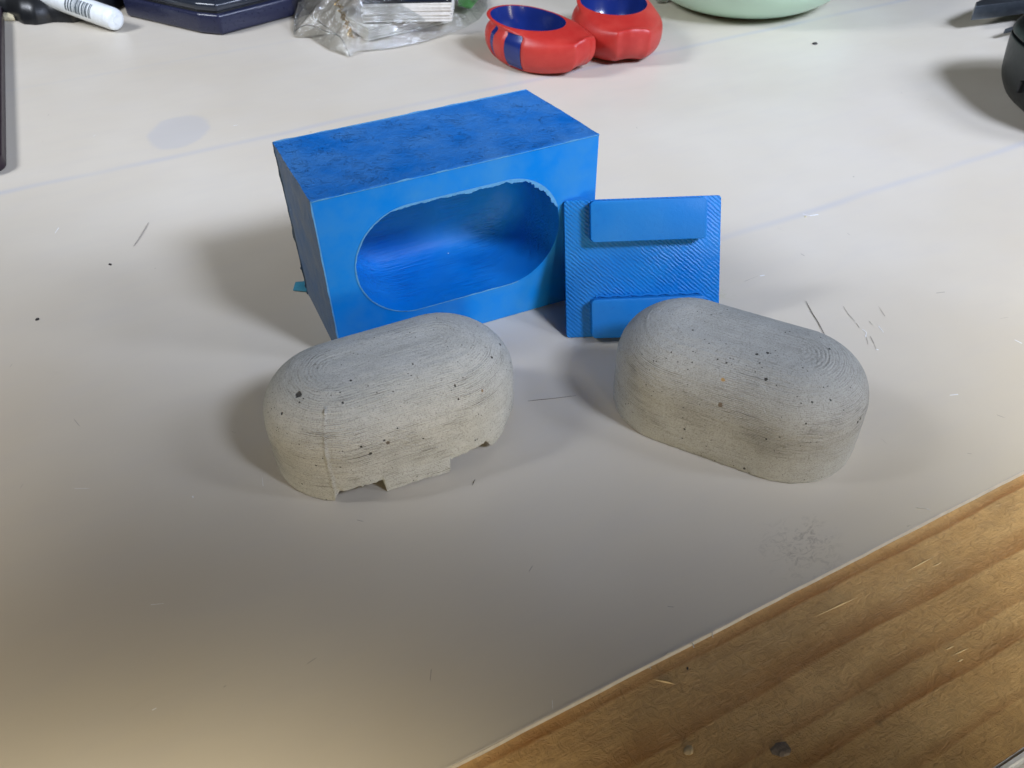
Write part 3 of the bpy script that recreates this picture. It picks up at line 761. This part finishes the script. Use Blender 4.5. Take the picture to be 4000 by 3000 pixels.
bk = empty('black_pouch', at(200, 60, 0), 'lumpy black pouch lying under the white marker', 'pouch'); o_ = bk.location.copy()
fp = [at(x, y) for x, y in ((-60, 62), (40, 70), (95, 96), (145, 99), (210, 88), (290, 90), (420, 60), (560, -20), (300, -150), (-200, -120))]
gn = 60
c = sum(fp, Vector())/len(fp)
V3, F3 = [], []
def ray_poly(a, poly, c):
    d = Vector((math.cos(a), math.sin(a))); best = 0
    for p, q in zip(poly, poly[1:]+poly[:1]):
        e = Vector((q.x-p.x, q.y-p.y)); w0 = Vector((p.x-c.x, p.y-c.y)); det = d.x*(-e.y)+d.y*e.x
        if abs(det) < 1e-12: continue
        t = (w0.x*(-e.y)+w0.y*e.x)/det; s = (d.x*w0.y-d.y*w0.x)/det
        if t > 0 and -1e-6 <= s <= 1+1e-6: best = max(best, t)
    return best
na = 120
for j in range(15):
    k = j/14
    for i in range(na):
        a = 2*math.pi*i/na; r = ray_poly(a, fp, c)*(math.cos(k*math.pi/2)**.35 if k < 1 else .0)
        z = .019*math.sin(k*math.pi/2)**.8
        p = Vector((c.x+r*math.cos(a), c.y+r*math.sin(a), z)); p.z += .0035*nz(p, 38, 2)*k; p.z = max(p.z, .0004)
        V3.append(p-o_)
F3 = [(j*na+i, j*na+(i+1) % na, (j+1)*na+(i+1) % na, (j+1)*na+i) for j in range(14) for i in range(na)]
mesh_obj('fabric', V3, F3, M['black'], bk)
zp = [Vector((p.x, p.y, .012+.001*math.sin(i)))-o_ for i, p in enumerate([at(x, y) for x, y in ((-40, 45), (20, 50), (80, 70), (150, 75), (220, 62), (300, 60))])]
bm_obj('zip_seam', tube(zp, .0012, 6), M['black_soft'], bk)
ws = bm_obj('wood_offcut', prism([(p.x, p.y) for p in (at(-80, 82), at(62, 84), at(50, 62), at(-80, 50))], .0004, .004, .0005), M['cream'])
tag(ws, 'cream coloured offcut sticking out from under the black pouch', 'wood scrap')

mk = empty('marker_pen', at(448, 118, 0)+Vector((0, .004, .0086)), 'thick white marker pen with a grey barcode, resting on the black pouch', 'marker pen')
a1 = at(455, 78, .0088); a0 = at(214, -8, .016); ax = (a0-a1).normalized()
mk.location = a1
mk.rotation_euler = ax.to_track_quat('Z', 'Y').to_euler()
def lathe(prof, nseg=40):
    bm = bmesh.new(); rs = []
    for r, z in prof: rs.append([bm.verts.new((r*math.cos(2*math.pi*k/nseg), r*math.sin(2*math.pi*k/nseg), z)) for k in range(nseg)])
    for A, B in zip(rs[:-1], rs[1:]):
        for k in range(nseg): bm.faces.new((A[k], A[(k+1) % nseg], B[(k+1) % nseg], B[k]))
    bm.faces.new(rs[0]); bm.faces.new(rs[-1]); return bm
bm_obj('barrel', lathe([(.0080, .004), (.0084, .0045), (.0084, .118), (.0080, .12)]), M['white_pl'], mk)
bm_obj('end_cap', lathe([(.0010, -.0012), (.0032, -.0012), (.0036, -.0006), (.0052, -.0006), (.0066, .0000), (.0078, .0010), (.0081, .0024), (.0081, .0043)]), M['white_pl'], mk)
mw = mk.matrix_world
# barcode: printed bars that run round the barrel on the side we see
q_ = mk.rotation_euler.to_matrix(); vloc = q_.inverted() @ (Vector((0, 0, CH))-a1); ang0 = math.atan2(vloc.y, vloc.x)
zpos = .019
random.seed(3)
while zpos < .047:
    wd = random.choice((.0004, .0007, .0011, .0016))
    V3, F3 = [], []
    for k in range(19):
        a = ang0-.75+1.35*k/18
        for (r, z) in ((.00850, zpos), (.00850, zpos+wd), (.00838, zpos+wd), (.00838, zpos)): V3.append((r*math.cos(a), r*math.sin(a), z))
    for k in range(18):
        for c_ in range(4): F3.append((4*k+c_, 4*k+(c_+1) % 4, 4*k+4+(c_+1) % 4, 4*k+4+c_))
    mesh_obj('barcode_bar', V3, F3, M['barcode'], mk, smooth=False)
    zpos += wd+random.choice((.0004, .0006, .0009, .0013))

# ------------------------------------------------------------------ clear bag with card stacks
def cards(name, label, pts, z0, n_, th, jit, topmats):
    """stack of single sheets on an outline given in table coordinates"""
    c = sum(pts, Vector())/len(pts); t = empty(name, Vector((c.x, c.y, z0)), label, 'card stack')
    me0 = None
    for k in range(n_):
        bm = prism([(p.x-c.x, p.y-c.y) for p in pts], 0, th*.86, 0)
        mt = topmats[0] if k == n_-1 and topmats else M['paper']
        s_ = bm_obj('card', bm, mt, t, False)
        s_.location = (random.uniform(-jit, jit), random.uniform(-jit, jit), k*th); s_.rotation_euler.z = random.uniform(-.02, .02)
    return t, c
def quad(cx, cy, w, h, a):
    c_, s_ = math.cos(a), math.sin(a)
    return [Vector((cx+c_*x-s_*y, cy+s_*x+c_*y, 0)) for x, y in ((-w/2, -h/2), (w/2, -h/2), (w/2, h/2), (-w/2, h/2))]
A = at(1440, 165); B = at(1752, 92); d = (B-A); L_ = d.length; an = math.atan2(d.y, d.x); nrm = Vector((-math.sin(an), math.cos(an), 0))
c1 = A+d*.5+nrm*.028
cards('card_stack', 'slanted lower stack of white cards inside the clear bag', quad(c1.x, c1.y, L_, .056, an), .0012, 9, .0010, .0007, None)
A = at(1418, 92, .0105); B = at(1765, 92, .0105); c2 = (A+B)/2+Vector((0, .032, 0))
st, cc = cards('card_stack', 'upper stack of white cards with a black and blue top card, in the bag', quad(c2.x, c2.y, (B-A).length, .062, .01), .0115, 13, .0011, .0006, [M['cardblack']])
pc = bm_obj('printed_picture', prism(round_poly((B-A).length*.55, .04, .001, x0=-.002, y0=-.026), .0145, .0147, 0), M['cardblue'], st, False)
stk = [mesh_obj('white_border', [(-(B-A).length*.5+i*((B-A).length-.0012), -.0305, .01462), (-(B-A).length*.5+.0009+i*((B-A).length-.0012), -.0305, .01462), (-(B-A).length*.5+.0009+i*((B-A).length-.0012), .03, .01462), (-(B-A).length*.5+i*((B-A).length-.0012), .03, .01462)], [(0, 1, 2, 3)], M['paper'], st, False) for i in (0.02, .97)]
gp = bm_obj('green_wrapper', prism([(p.x, p.y) for p in (at(1790, 55), at(1840, 66), at(1880, 20), at(1800, -20))], .006, .0075, .0003), M['cardgreen'])
tag(gp, 'small bright green paper scrap inside the right end of the clear bag', 'paper scrap')
# fine gold chain hanging down inside the left of the bag
gc = empty('gold_chain', at(1340, 60, .01), 'thin gold chain coiled inside the left part of the clear bag', 'chain'); g0 = gc.location.copy()
lk = None
for k in range(26):
    f_ = k/25; px = 1312+60*f_+7*math.sin(k*1.3); py = -8+150*f_; P = at(px, py, .014*(1-f_)+.003)
    pth = [(.0016*math.cos(2*math.pi*i/12), .0010*math.sin(2*math.pi*i/12), 0) for i in range(12)]
    if lk is None: lk = bm_obj('link', tube(pth, .00045, 6, True), M['gold'], gc); q = lk
    else: q = lk.copy(); C.objects.link(q); q.parent = gc
    q.location = P-g0; q.rotation_euler = (k*1.1, .6*(k % 2), .9+.2*math.sin(k))
bag = empty('clear_bag', at(1480, 120, 0), 'crinkled clear plastic bag holding cards and a chain, between the navy case and the clogs', 'plastic bag'); o_ = bag.location.copy()
outl = [at(x, y) for x, y in ((1152, 55), (1142, 120), (1158, 150), (1210, 150), (1290, 200), (1368, 226), (1400, 205), (1440, 203), (1540, 192), (1640, 172), (1740, 140), (1820, 112), (1872, 80), (1905, 40), (1905, -60), (1800, -160), (1300, -160), (1160, -60))]
c = sum(outl, Vector())/len(outl); na, nj = 220, 60; V3 = []
for j in range(nj+1):
    k = j/nj
    for i in range(na):
        a = 2*math.pi*i/na; R_ = ray_poly(a, outl, c); r = R_*(1-k)
        x, y = c.x+r*math.cos(a), c.y+r*math.sin(a)
        hgt = .0285*min(1, (k*2.6))**.75
        rn = noise.ridged_multi_fractal(Vector((x*32, y*32, 3)), 1, 2.1, 4, .9, 2.0)
        z = .0012+hgt+(rn-1.2)*.0050*min(1, k*8+.08)
        x += .003*nz((x, y, 0), 60, 1)*min(1, k*5); y += .003*nz((x, y, 0), 60, 2)*min(1, k*5)
        V3.append(Vector((x, y, max(.0006, z)))-o_)
F3 = [(j*na+i, j*na+(i+1) % na, (j+1)*na+(i+1) % na, (j+1)*na+i) for j in range(nj) for i in range(na)]
fm_ = mesh_obj('film', V3, F3, M['film'], bag)
# folded, brighter creases of the bag
for pts in (((1170, 10, .022), (1215, 62, .018), (1270, 105, .012), (1330, 150, .007), (1352, 190, .003), (1368, 224, .001)), ((1145, 128, .001), (1200, 100, .010), (1260, 120, .008), (1330, 145, .006)), ((1150, 140, .001), (1158, 60, .012), (1170, 10, .022))):
    P_ = [at(*p)-o_ for p in pts]; m_ = [[*p] for p in P_]
    sm = smooth_rings([[p] for p in P_], 20)
    bm_obj('crease', tube([s_[0]+Vector((0, 0, .0006)) for s_ in sm], .0005, 5, rs=[.0003+.0004*abs(noise.noise(Vector((i*.7, 0, 0)))) for i in range(21)]), M['film'], bag)

# ------------------------------------------------------------------ things cut by the frame
tb = empty('tablet', at(5, 300, 0), 'dark plum slab at the very left edge of the picture', 'tablet')
a_, b_ = at(4, -80, .0085), at(6, 622, .0085); d = (b_-a_); an = math.atan2(d.y, d.x); o_ = tb.location.copy()
nrm = Vector((math.sin(an), -math.cos(an), 0)); nrm = nrm if nrm.x < 0 else -nrm
fpz = round_poly(d.length, .16, .010, 8)
poly = [a_+d.normalized()*x+nrm*y for x, y in fpz]
bm_obj('slab', prism([(p.x-o_.x, p.y-o_.y) for p in poly], .0005, .0085, .0012, 3), M['plum'], tb)
poly = [a_+d.normalized()*(x+.003)+nrm*(y+.003) for x, y in round_poly(d.length-.006, .154, .008, 8)]
bm_obj('screen', prism([(p.x-o_.x, p.y-o_.y) for p in poly], .0085, .0088, 0), M['navy_lid'], tb)

# black zipped case on the right: rounded body with a lid line
kc = empty('black_case', (.3655, .497, 0), 'black hard case with a lid line, cut off by the right edge of the picture', 'case')
def se_ring(rx, ry, z, k=96, e=3.2):
    out = []
    for i in range(k):
        a = 2*math.pi*i/k; c_, s_ = math.cos(a), math.sin(a)
        out.append(Vector((rx*abs(c_)**(2/e)*(1 if c_ > 0 else -1), ry*abs(s_)**(2/e)*(1 if s_ > 0 else -1), z)))
    return out
def lofted(name, keys, mat, parent, m_=40, caps=True):
    rg = smooth_rings(keys, m_); k = len(keys[0]); V3 = [p for r_ in rg for p in r_]
    F3 = [(j*k+i, j*k+(i+1) % k, (j+1)*k+(i+1) % k, (j+1)*k+i) for j in range(m_) for i in range(k)]
    if caps: F3 += [list(range(k))[::-1], [m_*k+i for i in range(k)]]
    return mesh_obj(name, V3, F3, mat, parent, sharp=50)
CW, CD_ = .0540, .058
lofted('tray', [se_ring(CW*.80, CD_*.78, .0006), se_ring(CW*.87, CD_*.86, .004), se_ring(CW*.955, CD_*.95, .014), se_ring(CW*.985, CD_*.98, .026), se_ring(CW, CD_, .040), se_ring(CW*.995, CD_, .0425)], M['case'], kc)
lofted('seam', [se_ring(CW*.94, CD_*.95, .0424), se_ring(CW*.94, CD_*.95, .0450)], M['black_soft'], kc, 4)
lofted('lid', [se_ring(CW*.97, CD_*.97, .0446), se_ring(CW*1.0, CD_, .0450), se_ring(CW*.97, CD_*.98, .0500), se_ring(CW*.88, CD_*.9, .0555), se_ring(CW*.70, CD_*.75, .0585), se_ring(CW*.3, CD_*.3, .0600)], M['case'], kc)
bm_obj('latch', prism(round_poly(.010, .0022, .001, x0=-CW-.0012, y0=-.001), .016, .024, .0004), M['black_soft'], kc)

kc.scale = (1, 1, .88)

# cutting pliers at the top right corner
tl = empty('pliers', at(3900, 60, 0), 'dark steel jaws of a hand tool reaching in at the upper right corner', 'hand tool'); o_ = tl.location.copy()
zt = .020
p_ = [at(3798, 84, zt-.008), at(3935, 66, zt-.008), at(4060, 40, zt-.008), at(4060, -20, zt), at(3960, -18, zt), at(3880, 2, zt), at(3800, 42, zt)]
def slabpoly(pts, z0, z1, par, mat, name, bev=.0008):
    return bm_obj(name, prism([(p.x-o_.x, p.y-o_.y) for p in pts], z0, z1, bev), mat, par)
slabpoly([at(3799, 60, .012), at(3930, 44, .012), at(4090, 22, .012), at(4200, -40, .012), at(3960, -14, .012), at(3880, 6, .012), at(3801, 42, .012)], .008, .0185, tl, M['steel'], 'jaw')
slabpoly([at(3916, 137, .004), at(3982, 120, .004), at(4090, 104, .004), at(4090, 78, .004), at(3996, 98, .004), at(3975, 116, .004)], .0045, .0085, tl, M['steel'], 'blade', .0004)
slabpoly([at(4040, 110, .012), at(4120, 100, .012), at(4160, -30, .012), at(4080, -30, .012)], .005, .016, tl, M['steel'], 'joint')

# ------------------------------------------------------------------ small stuff on the table
def crumb(px, py, r, mat, name, label, cat, z=0, flat=.5, seed=0, group=None):
    bm = bmesh.new(); bmesh.ops.create_icosphere(bm, subdivisions=2, radius=1)
    for v in bm.verts:
        k = 1+.45*nz(v.co, 1.3, seed+px*.01); v.co = Vector((v.co.x*r*k, v.co.y*r*k*.75, max(-.2, v.co.z)*r*k*flat))
    o = bm_obj(name, bm, mat); o.location = at(px, py, z)+Vector((0, 0, r*flat*.2)); o.rotation_euler.z = px*.7
    return tag(o, label, cat, group)
crumb(3183, 172, .0022, M['speck'], 'crumb', 'dark crumb on the sheet in front of the green bowl', 'crumb', flat=.5)
crumb(146, 1248, .0010, M['speck'], 'crumb', 'black crumb on the sheet far left of the chipped concrete block', 'crumb')
crumb(430, 1034, .0009, M['speck'], 'crumb', 'black crumb on the sheet left of the blue box', 'crumb')
crumb(3146, 847, .0008, M['cream'], 'crumb', 'tan crumb on the sheet just right of the blue plate', 'crumb')
g = crumb(3052, 2930, .0028, M['glue'], 'glue_blob', 'grey blob of dried glue on the bare pine board', 'glue blob', -SH, .10)
crumb(2690, 2932, .0016, M['chip'], 'wood_chip', 'pale wood chip on the bare pine board near the bottom edge', 'wood chip', -SH, .25)
crumb(2686, 2612, .00045, M['speck'], 'crumb', 'tiny black crumb on the bare pine board beside the sheet edge', 'crumb', -SH, .8)
# hair-like scratch beside the whole block
def strand(pts, r, mat, name, label, cat, z=.0002):
    P_ = [at(*p, z) for p in pts]; o0 = P_[0].copy(); sm = smooth_rings([[p-o0] for p in P_], 24)
    o = bm_obj(name, tube([s_[0]+Vector((0, 0, .0001)) for s_ in sm], r, 5, rs=[r*(.35+.65*math.sin(math.pi*min(1, max(0, (i+1)/26)))) for i in range(25)]), mat); o.location = o0
    return tag(o, label, cat)
strand([(3148, 1176), (3172, 1222), (3198, 1264), (3222, 1310)], .00016, M['hair'], 'hair', 'thin dark hair on the sheet behind the unbroken concrete block', 'hair')
strand([(2062, 1567), (2100, 1563), (2150, 1558), (2250, 1546)], .00010, M['hair'], 'hair', 'fine hair lying on the sheet between the two concrete blocks', 'hair')
strand([(1856, 1873), (1850, 1884), (1846, 1896)], .00012, M['hair'], 'hair', 'short dark hair in front of the chipped concrete block', 'hair')
strand([(522, 962), (546, 928), (566, 895), (580, 870)], .00028, M['scratch'], 'hair', 'pale brown bristle on the sheet left of the blue box', 'bristle')
# scratches and grime of the sheet: too many to count, one part of the sheet
bm = bmesh.new()
def streak(pts, wd, mi, z=.00012):
    P_ = [at(*p) for p in pts]
    for a_, b_ in zip(P_[:-1], P_[1:]):
        d = (b_-a_).normalized(); s = Vector((-d.y, d.x, 0))*wd
        w0 = random.uniform(.15, 1); w1 = random.uniform(.15, 1)
        vs_ = [bm.verts.new((q.x, q.y, z)) for q in (a_-s*w0, b_-s*w1, b_+s*w1, a_+s*w0)]
        f_ = bm.faces.new(vs_); f_.material_index = mi
random.seed(11)
def R5(x, y): return (2600+x*.723, 500+y*.723)
for pts in (((960, 965), (985, 1005), (1022, 1045)), ((1030, 1055), (1045, 1080)), ((1085, 1130), (1092, 1170)), ((1105, 1125), (1125, 1165), (1138, 1200)), ((1150, 965), (1185, 1018)), ((1100, 1045), (1118, 1066)), ((1462, 893), (1508, 887)), ((730, 680), (750, 692)), ((605, 540), (640, 556)), ((425, 830), (500, 800))):
    streak([R5(*p) for p in pts], .00022, 0)
for pts in (((1062, 1088), (1085, 1105), (1080, 1130)), ((1135, 1195), (1150, 1200)), ((1535, 1445), (1580, 1440)), ((1885, 1145), (1925, 1165)), ((740, 465), (780, 475), (825, 468)), ((510, 800), (535, 796)), ((1150, 1070), (1178, 1105))):
    streak([R5(*p) for p in pts], .00040, 1)
for pts in (((590, 2363), (640, 2358)), ((595, 2775), (612, 2766)), ((753, 1938), (755, 1946)), ((910, 492), (930, 488)), ((1025, 1865), (1028, 1900)), ((230, 890), (215, 912))):
    streak(pts, .00025, 1)
for _ in range(45):
    x, y = random.uniform(0, 4000), random.uniform(150, 2900)
    if y > 3900-.53*x: continue
    P0 = at(x, y)
    a = random.uniform(0, math.pi); l_ = random.uniform(.0003, .0016)*random.choice((1, 1, 2.2)); d = Vector((math.cos(a), math.sin(a), 0))*l_; s = Vector((-d.y, d.x, 0)).normalized()*random.uniform(.00006, .00022)
    vs_ = [bm.verts.new((q.x, q.y, .0001)) for q in (P0-d-s*.3, P0+d-s*.3, P0+d*.7+s, P0-d*.5+s)]
    bm.faces.new(vs_).material_index = random.choice((0, 0, 1))
me = bpy.data.meshes.new('scratches'); bm.to_mesh(me); bm.free(); me.materials.append(M['scratch']); me.materials.append(M['scratch_w'])
so = bpy.data.objects.new('scratches', me); C.objects.link(so); so.parent = sheet; so['kind'] = 'stuff'
# pale splinters raised from the bare board
bm = bmesh.new()
for (x0, y0, x1, y1) in ((3530, 2238, 3655, 2172), (3180, 2412, 3358, 2330), (3710, 2565, 3790, 2530), (3735, 2588, 3765, 2576), (3640, 2214, 3680, 2198), (3690, 2540, 3730, 2524), (2550, 2655, 2640, 2675)):
    a_, b_ = at(x0, y0, -SH), at(x1, y1, -SH); d = b_-a_; s = Vector((-d.y, d.x, 0)).normalized()*.00022
    q = [a_, a_+d*.5+s, b_, a_+d*.5-s]; lo = [bm.verts.new((p.x, p.y, -SH+.0001)) for p in q]; hi = bm.verts.new((a_.x+d.x*.6, a_.y+d.y*.6, -SH+.0007))
    for i in range(4): bm.faces.new((lo[i], lo[(i+1) % 4], hi))
sp = bm_obj('splinters', bm, M['chip'], table, False); sp['kind'] = 'stuff'
# frayed curls on the cut edge
bm_list = []
for (x, y, dx, dy) in ((3655, 1998, -75, -12), (2780, 2466, 4, 26), (2702, 2510, 8, 22), (2620, 2560, -14, -6), (2534, 2606, 8, 10), (3545, 2062, 12, -6)):
    p = at(x, y)-Vector((0, 0, .0005)); q = at(x+dx, y+dy); o = bm_obj('edge_curl', tube([p, (p+q)/2+Vector((0, .0004, .0006)), q+Vector((0, 0, .0004))], .00016, 5), M['sheet_edge'], sheet)
